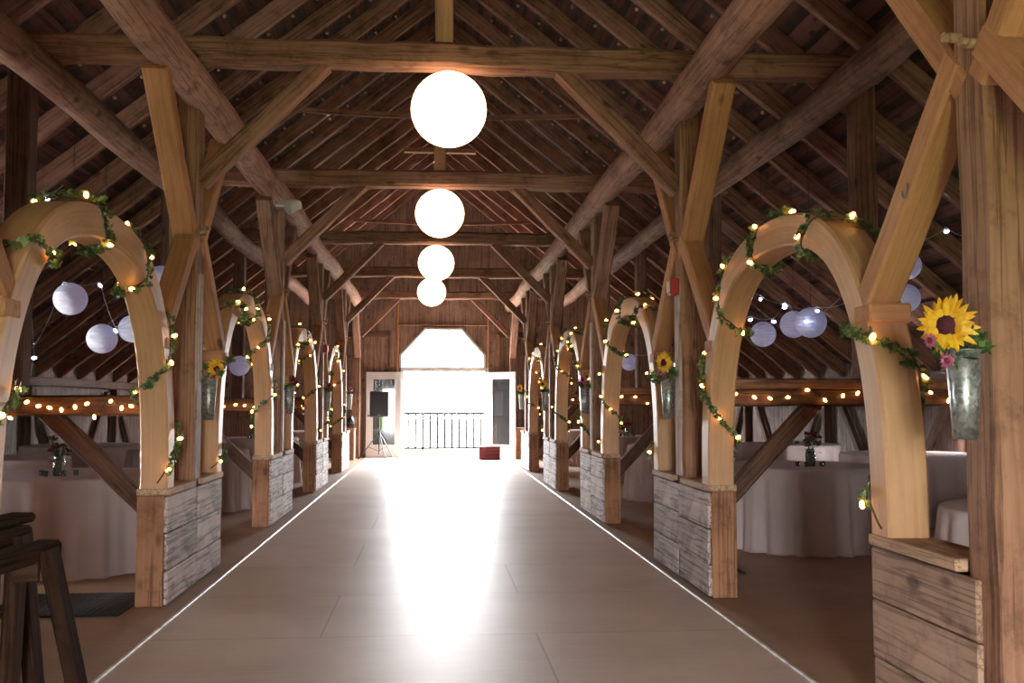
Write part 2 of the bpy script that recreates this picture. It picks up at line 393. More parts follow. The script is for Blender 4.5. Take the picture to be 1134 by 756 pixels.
# end wall with door opening and fan window, vertical boards
DX0, DX1, DZ = -.72, 1.33, 2.09
WIN = [(-.80, 2.17), (-.80, 2.50), (-.19, 3.17), (.73, 3.17), (1.31, 2.50), (1.31, 2.17)]
def win_top(x):
    for (a, za), (b, zb) in zip(WIN[1:4], WIN[2:5]):
        if a <= x <= b: return za+(zb-za)*(x-a)/(b-a)
    return 2.17
cuts = sorted({DX0, DX1, XR, *[p[0] for p in WIN]})
mb = MB(); x = XW[-1]; xs = []
while x < XW[1]:
    w = R.uniform(.16, .21); e = min(x+w, XW[1]); xs.append((x, e)); x = e
for (a, b) in xs:
    pts = [a]+[c for c in cuts if a < c < b]+[b]; yo = R.uniform(-.014, .006)
    for p, q in zip(pts[:-1], pts[1:]):
        m = (p+q)/2; segs = []
        zt = (roofz(p)+.24, roofz(q)+.24)
        inwin = WIN[0][0] < m < WIN[-1][0]; indoor = DX0 < m < DX1
        lo = (0, 0)
        if indoor: lo = (DZ, DZ)
        if inwin:
            if lo[0] < 2.17: segs.append((lo, (2.17, 2.17)))
            lo = (win_top(p+1e-6), win_top(q-1e-6))
        segs.append((lo, zt))
        for (l0, l1), (h0, h1) in segs:
            vs = [(p, YEND+yo, l0), (q, YEND+yo, l1), (q, YEND+yo, h1), (p, YEND+yo, h0), (p, YEND+.03, l0), (q, YEND+.03, l1), (q, YEND+.03, h1), (p, YEND+.03, h0)]
            mb.add(vs, [(0,1,2,3),(5,4,7,6),(4,0,3,7),(1,5,6,2),(3,2,6,7),(4,5,1,0)])
wend = mb.build('wall_end', M_WALL); wend['kind'] = 'structure'
# girts and battens nailed on the end wall
for (a, b, w, h) in [((-2.2,0,3.0),(-1.0,0,3.0),.05,.12), ((1.6,0,3.0),(2.6,0,3.0),.05,.12), ((-2.2,0,2.85),(-6.2,0,2.85),.05,.12) , ((2.4,0,2.85),(6.3,0,2.85),.05,.12)]:
    zlim = min(roofz(a[0]), roofz(b[0]))
    z = min(a[2], 1.4) if zlim < 2.9 else a[2]
    beam('girt', (a[0], YEND-.04, z), (b[0], YEND-.04, z), w, h, M_DARK, wend, side=(0,1,0))
beam('girt', (-6.2, YEND-.04, 1.35), (-2.1, YEND-.04, 1.35), .06, .16, M_DARK, wend, side=(0,1,0))
beam('girt', (2.3, YEND-.04, 1.35), (6.4, YEND-.04, 1.35), .06, .16, M_DARK, wend, side=(0,1,0))
beam('batten', (-.85, YEND-.03, 2.1), (-.85, YEND-.03, 3.9), .04, .05, M_BRACE, wend, side=(0,1,0))
beam('batten', (1.38, YEND-.03, 2.1), (1.38, YEND-.03, 3.9), .04, .05, M_BRACE, wend, side=(0,1,0))
beam('batten', (-.83, YEND-.03, 3.24), (1.36, YEND-.03, 3.24), .04, .035, M_POST, wend, side=(0,1,0))
beam('stud', (-1.0, YEND-.05, 2.2), (-1.0, YEND-.05, 3.0), .08, .10, M_OLD, wend, side=(0,1,0))
beam('stud', (1.62, YEND-.05, 2.2), (1.62, YEND-.05, 3.0), .08, .10, M_OLD, wend, side=(0,1,0))
# wall behind the camera: same gable with a narrow door opening, sized to hold back daylight
mb = MB(); x = XW[-1]
BD = (-.4, .5, 2.0)
while x < XW[1]:
    w = .2; e = min(x+w, XW[1]); m = (x+e)/2
    lo = BD[2] if BD[0] < m < BD[1] else 0
    mb.add([(x, YB, lo), (e-.003, YB, lo), (e-.003, YB, roofz(e)+.24), (x, YB, roofz(x)+.24), (x, YB+.03, lo), (e-.003, YB+.03, lo), (e-.003, YB+.03, roofz(e)+.24), (x, YB+.03, roofz(x)+.24)],
           [(1,0,3,2),(4,5,6,7),(0,4,7,3),(5,1,2,6),(2,3,7,6),(0,1,5,4)]); x = e
mb.build('wall_back', M_WALL)['kind'] = 'structure'
# fan window frame
wf = MB()
cx = .255
def inset(p, k): return ((p[0]-cx)*(1-k)+cx, 2.17+(p[1]-2.17)*(1-k)+(.035 if p[1] < 2.2 else 0))
n = len(WIN)
for i in range(n):
    j = (i+1) % n; a, b = WIN[i], WIN[j]; c_, d_ = inset(b, .055), inset(a, .055)
    vs = [(p[0], yy, p[1]) for yy in (YEND-.05, YEND+.05) for p in (a, b, c_, d_)]
    wf.add(vs, [(0,1,2,3),(7,6,5,4),(0,4,5,1),(1,5,6,2),(2,6,7,3),(3,7,4,0)])
win = wf.build('window_1', M_WHITE); win['kind'] = 'structure'
MB().add([(p[0], YEND+.02, p[1]) for p in [inset(q, .05) for q in WIN]], [tuple(range(n))]).build('pane', M_PANE, win)
# door frame and two glazed leaves folded open
mb = MB()
mb.box(DX0-.05, DX0+.03, YEND-.04, YEND+.08, 0, DZ+.03, c=.005).box(DX1-.03, DX1+.05, YEND-.04, YEND+.08, 0, DZ+.03, c=.005).box(DX0-.05, DX1+.05, YEND-.045, YEND+.08, DZ, DZ+.09, c=.005)
mb.box(DX0, DX1, YEND-.05, YEND+.1, 0, .03, c=.005)
mb.build('trim_4', M_WHITE)['kind'] = 'structure'
def door_leaf(name, hinge, ang, w, h, flip):
    Mx = T(hinge[0], hinge[1], .015) @ Matrix.Rotation(ang, 4, 'Z')
    o = MB()
    st, tr, br, th = .17, .17, .30, .045
    o.box(0, st, -th/2, th/2, 0, h, c=.004).box(w-st, w, -th/2, th/2, 0, h, c=.004).box(st, w-st, -th/2, th/2, 0, br, c=.004).box(st, w-st, -th/2, th/2, h-tr, h, c=.004)
    d = o.build(name, M_WHITE, None, Mx); d['kind'] = 'structure'
    MB().box(st, w-st, -.006, .006, br, h-tr).build('glass_pane', M_GLASS, d, Mx)
    kb = MB().lathe([(.012,0),(.012,.03),(.028,.04),(.03,.055),(.02,.068),(.0,.07)], 14, Mx @ T(w-.07, -th/2 if flip else th/2, 1.0) @ Matrix.Rotation(PI/2 if flip else -PI/2, 4, 'X'))
    smooth(kb.build('door_knob', M_STEEL, d))
    return d
door_leaf('door_1', (DX0-.02, YEND-.09), PI+.04, .86, 2.06, False)
door_leaf('door_2', (DX1+.02, YEND-.09), -math.radians(40), .86, 2.06, True)
# outdoors
MB().box(-60, 60, YEND+.2, YEND+90, -.6, -.5).build('ground', M_FIELD)['kind'] = 'structure'
MB().box(-60, 60, -80, YB-.01, -.25, -.02).build('ground_meadow', M_GRASS)['kind'] = 'structure'
MB().box(-4, 5, YEND+.2, YEND+3.3, -.2, -.02).build('ground_deck', M_DECKO)['kind'] = 'structure'
rail = thing('railing', 'black metal balcony railing of upright bars outside the open doors', 'railing', (0.3, YEND+3, 0))
yr = YEND+3.0
MB().box(-3.5, 4.5, yr-.035, yr+.035, 1.00, 1.07, c=.006).build('top_rail', M_RAIL, rail)
MB().box(-3.5, 4.5, yr-.02, yr+.02, .06, .12, c=.006).build('bottom_rail', M_RAIL, rail)
x = -3.45
while x < 4.5:
    MB().box(x-.028, x+.028, yr-.02, yr+.02, -.02 if int(round((x+3.45)/.20)) % 8 == 0 else .1, 1.01).build('baluster', M_RAIL, rail); x += .20

# ------------------------------------------------------------------ timber frame
def half_wall(s, k):
    y = YK(k); loc = (X(s, .1), y, 0)
    if k == 5: return end_pedestal(s)
    t = thing('half_wall', 'low %s half-wall of stacked planks with cap, %s' % ('brown' if (s, k) == (1, 0) else 'whitewashed' if k > 1 else 'weathered grey', PLACE[s, k]), 'half wall', loc, 'half-walls lining the aisle')
    bm_ = M_BOARDW if (s, k) == (1, 0) else M_BOARD
    x0 = X(s, 0); lo, hi = sorted((x0, X(s, .025)))
    hts = [.015, .25, .49, .712]
    for part, (ya, yb) in enumerate(((y-.825, y-.006), (y+.006, y+.825))):
        if k == 0 and part == 0: continue
        off = R.uniform(-.03, .03)
        for j in range(3):
            z0 = hts[j]+(off if j else 0); z1 = hts[j+1]+(off if j < 2 else 0)-.007
            yc = (ya+yb)/2; xc = (lo+hi)/2; a = R.uniform(-.004, .004)
            mb = MB().box(lo-xc+a, hi-xc+a, ya-yc, yb-yc, -(z1-z0)/2, (z1-z0)/2, c=.006)
            mb.build('board', bm_, t, T(xc, yc, (z0+z1)/2))
    for ya, yb in ((y-.825, y-.115), (y+.115, y+.825)):
        if k == 0 and yb < y: continue
        a, b = sorted((X(s, -.012), X(s, .205))); yc = (ya+yb)/2
        MB().box(-(b-a)/2, (b-a)/2, (ya-yb)/2, (yb-ya)/2, -.0225, .0225, c=.006).build('cap', M_CAP, t, T((a+b)/2, yc, .7375))
    for ya, yb in ((y-.825, y-.68), (y+.68, y+.825)):
        if k == 0 and yb < y: continue
        a, b = sorted((X(s, .027), X(s, .20))); yc = (ya+yb)/2
        MB().box(-(b-a)/2, (b-a)/2, (ya-yb)/2, (yb-ya)/2, -.356, .356, c=.006).build('end_post', M_ENDP, t, T((a+b)/2, yc, .358))
    a, b = sorted((X(s, .175), X(s, .20)))
    (MB() if k == 0 else MB().box(a, b, y-.68, y-.11, .02, .712)).box(a, b, y+.11, y+.68, .02, .712).build('back_panel', M_ENDP, t)
def end_pedestal(s):
    y = YK(5)-.55; x = X(s, .22)
    t = thing('pedestal', 'narrow brown wooden pedestal box %s' % PLACE[s, 5], 'pedestal', (x, y, 0), 'pedestals by the end wall')
    MB().box(-.12, .12, -.2, .2, 0, .70, c=.008).build('body', M_REDBOX if False else M_ENDP, t, T(x, y, 0))
    MB().box(-.135, .135, -.215, .215, .70, .735, c=.006).build('cap', M_CAP, t, T(x, y, 0))
def post(s, k):
    y = YK(k) if k < 5 else 24.22; w = .2
    o = thing('post', 'upright square barn post rising from half-wall %s' % PLACE[s, k] if k < 5 else 'upright square barn post %s' % PLACE[s, k], 'post', (X(s, .125), y, 0), 'posts along the aisle')
    beam('shaft', (X(s, .125), y, 0), (X(s, .125), y, ZT+.01), .2, w, M_POST if k < 2 else M_OLD, o, side=(1,0,0), jit=.005)
    if 0 < k < 5:   # a paler board nailed to the aisle face and oak pegs
        a = X(s, .016)
        MB().box(-.75, .75, -.07, .07, -.012, .012, c=.003).build('facing_board', M_FACE, o, beam_matrix((a, y, .77), (a, y, 2.27), (0,1,0)))
    if k < 5:
        for (yy, zz) in ((-.06, 2.56), (.05, 2.62)):
            p = Vector((X(s, .03), y+yy, zz)); mb = MB().tube([p, p-Vector((s*.07, 0, 0))], .018, 10); mb.build('peg', M_CAP, o)
def braces(s, k):
    y = YK(k) if k < 5 else 24.22; xc = X(s, .095); pl = PLACE[s, k]
    for sg, nm in ((-1, 'near'), (1, 'far')):
        if k == 5 and sg == 1: continue
        sd = 'front' if sg < 0 else 'rear'
        o = beam('upper_brace', (xc, y+sg*.05, 2.44), (xc, y+sg*1.0, 3.50), .16, .12, M_BRACE if k < 2 else M_OLD, jit=.002)
        tag(o, 'upper slanting brace, %s side, on post %s' % (sd, pl), 'brace', 'upper braces along the aisle')
        if k == 5 or (k == 4 and sg == 1): continue
        o = beam('lower_brace', (X(s, .080), y+sg*.09, 2.56), (X(s, .080), y+sg*.90, 1.745), .145, .125, M_BRACE, jit=.002)
        tag(o, 'lower slanting brace, %s side, on post %s' % (sd, pl), 'brace', 'lower braces along the aisle')
    z0 = 2.95; d = .88
    if k > 0:
        o = beam('knee_brace', (X(s, .03), y, z0), (X(s, -d), y, ZT+.03), .13, .13, M_TIE if k < 3 else M_OLD, side=(0,1,0))
        tag(o, 'diagonal knee brace below the tie beam at post %s' % pl if k < 5 else 'knee brace %s' % pl, 'brace', 'knee braces')
def tie(k):
    y = YK(k) if k < 5 else 24.22
    o = beam('tie_beam', (-3.25, y, ZT+.098), (3.53, y, ZT+.098), .20, .195, M_TIE if k < 3 else M_OLD, side=(0,1,0), c=.03, jit=.012)
    tag(o, 'heavy hewn tie beam crossing the %s from the camera' % FRAME[k] if k < 5 else 'hewn tie beam crossing in front of the end wall', 'beam', 'tie beams')
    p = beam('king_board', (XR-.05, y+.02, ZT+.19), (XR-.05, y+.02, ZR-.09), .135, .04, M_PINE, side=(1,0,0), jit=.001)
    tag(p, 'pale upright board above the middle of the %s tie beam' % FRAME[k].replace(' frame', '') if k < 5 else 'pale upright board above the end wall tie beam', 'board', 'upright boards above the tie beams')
def low_beam(s, k):
    y = YK(k); pl = PLACE[s, k]
    z0, z1 = (1.22, 1.37) if s < 0 else (1.29, 1.42)
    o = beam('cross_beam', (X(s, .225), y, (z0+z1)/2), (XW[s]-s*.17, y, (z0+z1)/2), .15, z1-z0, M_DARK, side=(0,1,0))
    tag(o, 'dark low beam crossing the side bay from post %s' % pl, 'beam', 'low cross beams in the side bays')
    ztop = z1
    if s > 0:
        o = beam('cross_beam_cap', (X(s, .23), y, z1+.04), (XW[s]-s*.30, y, z1+.04), .16, .08, M_OLD, side=(0,1,0))
        tag(o, 'brown timber lying on top of the low side beam at post %s' % pl, 'beam', 'upper layer of the right side beams'); ztop = z1+.08
    o = beam('side_brace', (X(s, .22), y, .42), (X(s, .22)+s*.86, y, z0+.03), .10, .13, M_DARK, side=(0,1,0))
    tag(o, 'dark diagonal side brace at post %s' % pl, 'brace', 'diagonal braces in the side bays')
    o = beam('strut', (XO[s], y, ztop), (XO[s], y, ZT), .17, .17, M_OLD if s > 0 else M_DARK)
    tag(o, 'dark upright strut beyond post %s' % pl, 'post', 'struts in the side bays')
for k in range(6):
    tie(k)
    for s in (-1, 1):
        half_wall(s, k); post(s, k); braces(s, k)
        if k < 5: low_beam(s, k)
for s, nm in ((-1, 'left'), (1, 'right')):
    xs_ = XI[s]+s*.04
    o = log('plate_log', (xs_, 1.0, 3.60), (xs_, 24.4, 3.69), .145, .12, M_TIE); tag(o, 'long round log running below the tie beams along the %s posts' % nm, 'log', 'plate logs')
    xo = {-1: -2.86, 1: 3.12}[s]
    o = log('purlin_log', (xo, 1.0, 3.74), (xo, 24.4, 3.74), .135, .12, M_OLD); tag(o, 'outer round log running above the %s side bay' % nm, 'log', 'purlin logs')
# collar boards high under the roof
for (yy, z) in ((13.6, 5.33), (21.4, 5.26)):
    h = (ZR-z)/SL+.1
    pts = 9; mb = timber_mb(2*h, .04, .075, .004, .001, 12)
    for v in mb.v: v.z -= .06*math.cos(v.x/h*PI/2)
    o = mb.build('collar_board', M_RAFT, None, T(XR, yy, z) )
    tag(o, 'thin sagging collar board under the roof, the %s one' % ('nearer' if yy < 15 else 'farther'), 'board', 'collar boards')
o = beam('collar_block', (XR-.7, 19.3, 6.25), (XR+.7, 19.3, 6.25), .14, .09, M_CAP, side=(0,1,0)); tag(o, 'short pale cross board high under the ridge', 'board')

# ------------------------------------------------------------------ arches
HALF = [(1.335,.76),(1.33,1.02),(1.29,1.32),(1.185,1.64),(.995,1.92),(.74,2.11),(.40,2.215),(0,2.245)]
def arch_curve(n=40):
    P = [(-a, b) for a, b in HALF]+[(a, b) for a, b in HALF[-2::-1]]
    out = []
    m = len(P)
    def cr(p0, p1, p2, p3, t):
        return tuple(.5*((2*p1[i])+(-p0[i]+p2[i])*t+(2*p0[i]-5*p1[i]+4*p2[i]-p3[i])*t*t+(-p0[i]+3*p1[i]-3*p2[i]+p3[i])*t**3) for i in (0, 1))
    per = 4
    for i in range(m-1):
        for j in range(per):
            out.append(cr(P[max(i-1,0)], P[i], P[i+1], P[min(i+2,m-1)], j/per))
    out.append(P[-1]); return out
AC = arch_curve()
AL = [0]
for a, b in zip(AC[:-1], AC[1:]): AL.append(AL[-1]+math.hypot(b[0]-a[0], b[1]-a[1]))
def arch_frame(t):
    "point, tangent, outward normal at arc fraction t, in (y,z)"
    L_ = t*AL[-1]; i = 0
    while i < len(AL)-2 and AL[i+1] < L_: i += 1
    f = (L_-AL[i])/(AL[i+1]-AL[i]); a, b = AC[i], AC[i+1]
    p = (a[0]+(b[0]-a[0])*f, a[1]+(b[1]-a[1])*f); a0 = AC[max(i-1,0)]; b0 = AC[min(i+2, len(AC)-1)]
    tx, tz = b0[0]-a0[0], b0[1]-a0[1]; l = math.hypot(tx, tz); tx /= l; tz /= l
    return p, (tx, tz), (-tz, tx)
AW, AH = .18, .17
def arch_mesh():
    vs = []; fs = []; uv = []; c = .012
    sec = [(-AW/2+c,-AH/2),(AW/2-c,-AH/2),(AW/2,-AH/2+c),(AW/2,AH/2-c),(AW/2-c,AH/2),(-AW/2+c,AH/2),(-AW/2,AH/2-c),(-AW/2,-AH/2+c)]
    n = 64
    per = [0, AW-2*c, AW-2*c+.017, AW+AH-4*c+.017, AW+AH-4*c+.034, 2*AW+AH-6*c+.034, 2*AW+AH-6*c+.051, 2*AW+2*AH-8*c+.051]
    for i in range(n+1):
        p, tg, nr = arch_frame(i/n)
        if i in (0, n): tg, nr = ((0, 1), (-1, 0)) if i == 0 else ((0, -1), (1, 0))
        for (a, b) in sec: vs.append((a, p[0]+nr[0]*b, p[1]+nr[1]*b))
    for i in range(n):
        for k in range(8):
            k2 = (k+1) % 8; fs.append((i*8+k, i*8+k2, (i+1)*8+k2, (i+1)*8+k))
            u0, u1 = i/n*AL[-1], (i+1)/n*AL[-1]; v0 = per[k]; v1 = per[k2] if k2 else per[7]+.02
            uv += [(u0, v0), (u0, v1), (u1, v1), (u1, v0)]
    fs.append(tuple(range(8))[::-1]); fs.append(tuple(n*8+k for k in range(8))); uv += [(.1*k, .02) for k in range(16)]
    me = bpy.data.meshes.new('arch_beam'); me.from_pydata(vs, [], fs); me.materials.append(M_ARCH)
    ul = me.uv_layers.new(name='UVMap')
    for i, q in enumerate(uv): ul.data[i].uv = q
    sm = [True]*len(fs); sm[-1] = sm[-2] = False
    me.polygons.foreach_set('use_smooth', sm)
    me.update(); me.set_sharp_from_angle(angle=math.radians(28)); return me
ARCH_ME = arch_mesh()
def seat_block():
    mb = MB()
    return mb.box(-.094, .094, -.085, .085, -.045, .04, c=.01).mesh('seat_block', M_BRACE)
SEAT = seat_block()
# leaf shape: five-lobed ivy leaf, slightly folded
IVY = [(0,0),(.45,-.15),(.62,.22),(.36,.38),(.44,.72),(.16,.66),(0,1.05),(-.16,.66),(-.44,.72),(-.36,.38),(-.62,.22),(-.45,-.15)]
def add_leaf(mb, p, d, up, size, fold=.18):
    d = d.normalized(); a = d.cross(up)
    if a.length < 1e-4: a = d.orthogonal()
    a.normalize(); nn = a.cross(d)
    o = len(mb.v)
    mb.v.append(p+(d*.35+nn*.06)*size)
    for (x, y) in IVY: mb.v.append(p+(a*x+d*y+nn*(abs(x)*fold-.10*y*y))*size)
    m = len(IVY)
    for i in range(m): mb.f.append((o, o+1+i, o+1+(i+1) % m))
BULB_ME = MB().sphere((0,0,0), .0125, 8, 6, 1.5).mesh('bulb', M_BULB, True)
LED_ME = MB().sphere((0,0,0), .014, 8, 6, 1.7).mesh('bulb', M_LED, True)
DEAD_ME = MB().sphere((0,0,0), .018, 8, 6, 1.15).mesh('bulb', M_DEAD, True)
def put_bulbs(parent, me, pts):
    inv = world(parent).inverted()
    for p in pts:
        o = bpy.data.objects.new('bulb', me); COL.objects.link(o); o.parent = parent
        o.matrix_basis = inv @ Matrix.Translation(p) @ Matrix.Rotation(R.uniform(0, 3), 4, 'X') @ Matrix.Rotation(R.uniform(0, 3), 4, 'Y')
def make_arch(s, k):
    yc = YK(k)-DY/2; xc = X(s, .095)
    t = thing('arch', 'curved golden timber arch spanning two half-walls, %s' % ARCHP[s, k], 'arch', (xc, yc, .76), 'timber arches along the aisle')
    link('arch_beam', ARCH_ME, t, T(xc, yc, 0))
    for sg in (-1, 1):
        M = T(xc, yc+sg*1.215, 1.70)
        link('seat_block', SEAT, t, M)
    # garland spiralling round the timber
    g = thing('garland', 'ivy garland with warm fairy lights wound round the %s' % ARCHP[s, k], 'garland', (xc, yc, .76), 'ivy garlands on the arches')
    turns = 6.0; ph = R.uniform(0, 6) if (s, k) != (1, 1) else 2.2; pts = []; nrm = []
    n = 260
    for i in range(n+1):
        f = i/n; tt = .008+.984*f
        p, tg, nr = arch_frame(tt)
        th = ph+2*PI*turns*f*s+.5*math.sin(f*31+k)
        ca, sa = math.cos(th), math.sin(th); q = (abs(ca)**4+abs(sa)**4)**-.25
        a = ca*q*(AW/2+.022); b = sa*q*(AH/2+.022)
        pts.append(Vector((xc+a, yc+p[0]+nr[0]*b, p[1]+nr[1]*b))); nrm.append(Vector((ca, nr[0]*sa, nr[1]*sa)).normalized())
    MB().tube(pts, .005, 5).build('vine', M_VINE, g)
    lf = MB(); nl = 1150
    for i in range(nl):
        j = int(R.uniform(4, n-4)); dens = .5+.5*math.sin(j*.11+k*2+s)
        if R.random() > .35+.65*dens: continue
        p = pts[j]; o_ = nrm[j]; tg = (pts[j+1]-pts[j-1]).normalized()
        d = (tg*R.uniform(-1, 1)+o_*R.uniform(.1, 1.0)+Vector((R.uniform(-.5,.5), R.uniform(-.5,.5), R.uniform(-.6,.3))))
        add_leaf(lf, p+o_*R.uniform(0, .022)+Vector((R.uniform(-.015,.015), R.uniform(-.015,.015), R.uniform(-.02,.015))), d, o_+Vector((R.uniform(-.6,.6), R.uniform(-.6,.6), R.uniform(-.2,.6))), R.uniform(.022, .044))
    lf.build('leaves', M_IVY, g)
    bp = []; nb = 26
    for i in range(nb):
        j = int((i+.5)/nb*n+R.uniform(-2, 2)); bp.append(pts[j]+nrm[j]*R.uniform(.012, .035))
    put_bulbs(g, BULB_ME, bp)
for s in (-1, 1):
    for k in (1, 2, 3, 4): make_arch(s, k)

# ------------------------------------------------------------------ strings of lights
def string_lights(name, label, cat, group, path, me, wire, bulbs, rw=.004):
    t = thing(name, label, cat, path[0], group)
    MB().tube(path, rw, 5).build('cord', wire, t)
    put_bulbs(t, me, bulbs)
    return t
def beam_string(s, k, x0, x1, n):
    y = YK(k)-.095; pts = []; bl = []; m = n*6
    zc = 1.30 if s < 0 else 1.385
    for i in range(m+1):
        f = i/m; x = x0+(x1-x0)*f
        pts.append(Vector((x, y-.006*abs(math.sin(f*9)), zc+.055*math.sin(f*n*2.3+k)*math.cos(f*7+s)+.01*math.sin(f*40))))
    for i in range(n):
        p = pts[int((i+.5)*6)]; bl.append(p+Vector((R.uniform(-.02,.02), -.016, -.012+R.uniform(-.02,.012))))
    string_lights('string_lights', 'warm fairy lights strung along the low side beam at post %s' % PLACE[s, k], 'string lights', 'warm fairy lights on the side beams', pts, BULB_ME, M_WIRE, bl)
beam_string(-1, 1, -3.1, -1.95, 14); beam_string(1, 1, 2.2, 4.3, 15)
beam_string(-1, 2, -3.3, -1.95, 12); beam_string(1, 2, 2.15, 3.6, 10)
beam_string(1, 3, 2.15, 3.4, 9); beam_string(-1, 3, -3.3, -1.95, 9); beam_string(-1, 4, -3.0, -1.95, 6); beam_string(1, 4, 2.15, 3.0, 6)
# unlit festoon bulbs on the roof, one string per rafter bay
for s, nm in ((-1, 'left'), (1, 'right')):
    u = Vector((s, 0, -SL)).normalized()
    for i in range(7):
        y = 24.2-.97*(10+i)+.12+.06*math.sin(i); bl = []; pth = []
        for j in range(11):
            d = .8+.33*j; p = Vector((XR, y, ZR))+u*d+Vector((s*.0, R.uniform(-.02,.02), -.02)); pth.append(p+Vector((0,0,.03))); bl.append(p+Vector((0,0,-.01)))
        string_lights('festoon_lights', 'string of small unlit bulbs along a %s roof rafter above the aisle' % nm, 'string lights', 'unlit bulb strings on the %s roof slope' % nm, pth, DEAD_ME, M_WIRE, bl)
# cool white LED strings in the side bays (drawn as a cable with hanging bulbs)
def led(label, pix, Y):
    path = []; bl = []
    P = [at(x, y, Y) for x, y in pix]
    for i, (a, b) in enumerate(zip(P[:-1], P[1:])):
        for j in range(6):
            f = j/6; q = a.lerp(b, f); q.z -= .10*4*f*(1-f)*min(1, (b-a).length); path.append(q)
    path.append(P[-1])
    for p in P[1:-1]: bl.append(p+Vector((0, 0, -.035)))
    string_lights('string_lights', label, 'string lights', 'cool white light strings in the side bays', path, LED_ME, M_WWIRE, bl, .003)
led('cool white light string hanging above the nearest arch on the left', [(-30,232),(8,233),(24,238),(33,222),(52,216),(70,205)], 9.0)
led('cool white light string behind the nearest left arch with two pale lanterns', [(36,385),(70,312),(111,312),(128,362),(150,350),(175,324),(192,300)], 9.6)
led('short cool white light string by the left edge above the low beam', [(34,300),(38,392),(26,447)], 9.3)
led('cool white light string beside the foremost right post and slanting brace', [(905,262),(953,268),(1000,268),(1048,252),(1075,262)], 8.4)
led('cool white light string behind the nearest right arch with clustered lanterns', [(800,350),(831,350),(857,352),(869,334),(893,352),(930,330)], 9.4)
led('cool white light string crossing above that right lantern cluster', [(826,318),(842,327),(869,336),(905,340),(945,330)], 8.9)
led('cool white light string seen through the second arch on the right', [(690,372),(694,391),(741,385),(747,401),(757,392)], 13.6)

# ------------------------------------------------------------------ lanterns
def lantern(name, label, c, r, m, group, top):
    t = thing(name, label, 'lantern', c, group)
    mb = MB().sphere((0,0,0), r, 32, 20, .99)
    # fine paper ribs
    o = mb.build('paper_globe', m, t, T(*c), True)
    MB().lathe([(r*.20, r*.965), (r*.20, r*1.0), (r*.17, r*1.0), (r*.17, r*.965)], 16, T(*c)).build('top_ring', M_WWIRE, t)
    MB().tube([Vector(c)+Vector((0,0,r*.9)), Vector((c[0], c[1], top))], .0025, 5).build('hanging_cord', M_WIRE, t)
for (x, y, r, k, nm) in ((497,121,42,1,'nearest and largest-looking'), (487,234,27.5,2,'second'), (483,291,20.5,3,'third'), (478,323,16.5,4,'farthest and smallest-looking')):
    c = at(x, y, YK(k)); rr = .289
    lantern('globe_lantern', 'glowing white paper globe lantern over the aisle, the %s of four' % nm, (c.x, c.y, min(c.z, ZT-rr-.005)), rr, M_GLOBE, 'glowing globe lanterns over the aisle', ZT+.02)
lantern('globe_lantern', 'glowing white paper globe lantern above the camera, nearest the viewer', (.12, YK(0), ZT-.295), .289, M_GLOBE, 'glowing globe lanterns over the aisle', ZT+.02)
AL_ = [(78,331,17.5,9.3,'pale unlit paper lantern framed highest within the nearest left arch'), (113,375,16,10.0,'pale unlit paper lantern framed lowest within the nearest left arch'),
       (147,364,15,10.6,'pale unlit paper lantern half hidden behind right leg of nearest left arch'), (178,309,14.5,11.0,'pale unlit paper lantern just outside right of the nearest left arch'),
       (11,277,16,10.2,'pale unlit paper lantern by the left edge above the arch shoulder'),
       (845,370,14.5,10.9,'leftmost and lowest pale paper lantern inside the nearest right arch'), (879,359,15.5,10.5,'middle pale paper lantern of the three inside the nearest right arch'),
       (898,357,17.5,9.6,'rightmost pale paper lantern of the three inside the nearest right arch'),
       (1004,294,16.5,10.0,'topmost pale paper lantern beside the slanting brace at the right'), (1003,330,16.5,9.4,'middle pale paper lantern beside the slanting brace at the right'),
       (988,346,15,8.9,'lowest pale paper lantern beside the slanting brace at the right'), (962,291,14,10.8,'pale paper lantern mostly hidden behind the slanting brace at right'),
       (697,401,9.5,16.5,'small pale paper lantern seen through the second arch on the right'),
       (229,405,12,13.4,'pale paper lantern seen behind the nearest left tin vase'), (265,405,11,14.6,'small pale paper lantern seen through the second arch on the left')]
for (x, y, r, Y, lb) in AL_:
    c = at(x, y, Y); lantern('paper_lantern', lb, tuple(c), r/F*Y, M_PAPER_GLOW, 'unlit paper lanterns in the side bays', 3.58 if min(abs(c.x+2.86), abs(c.x-3.12)) < .2 else roofz(c.x)-.02)

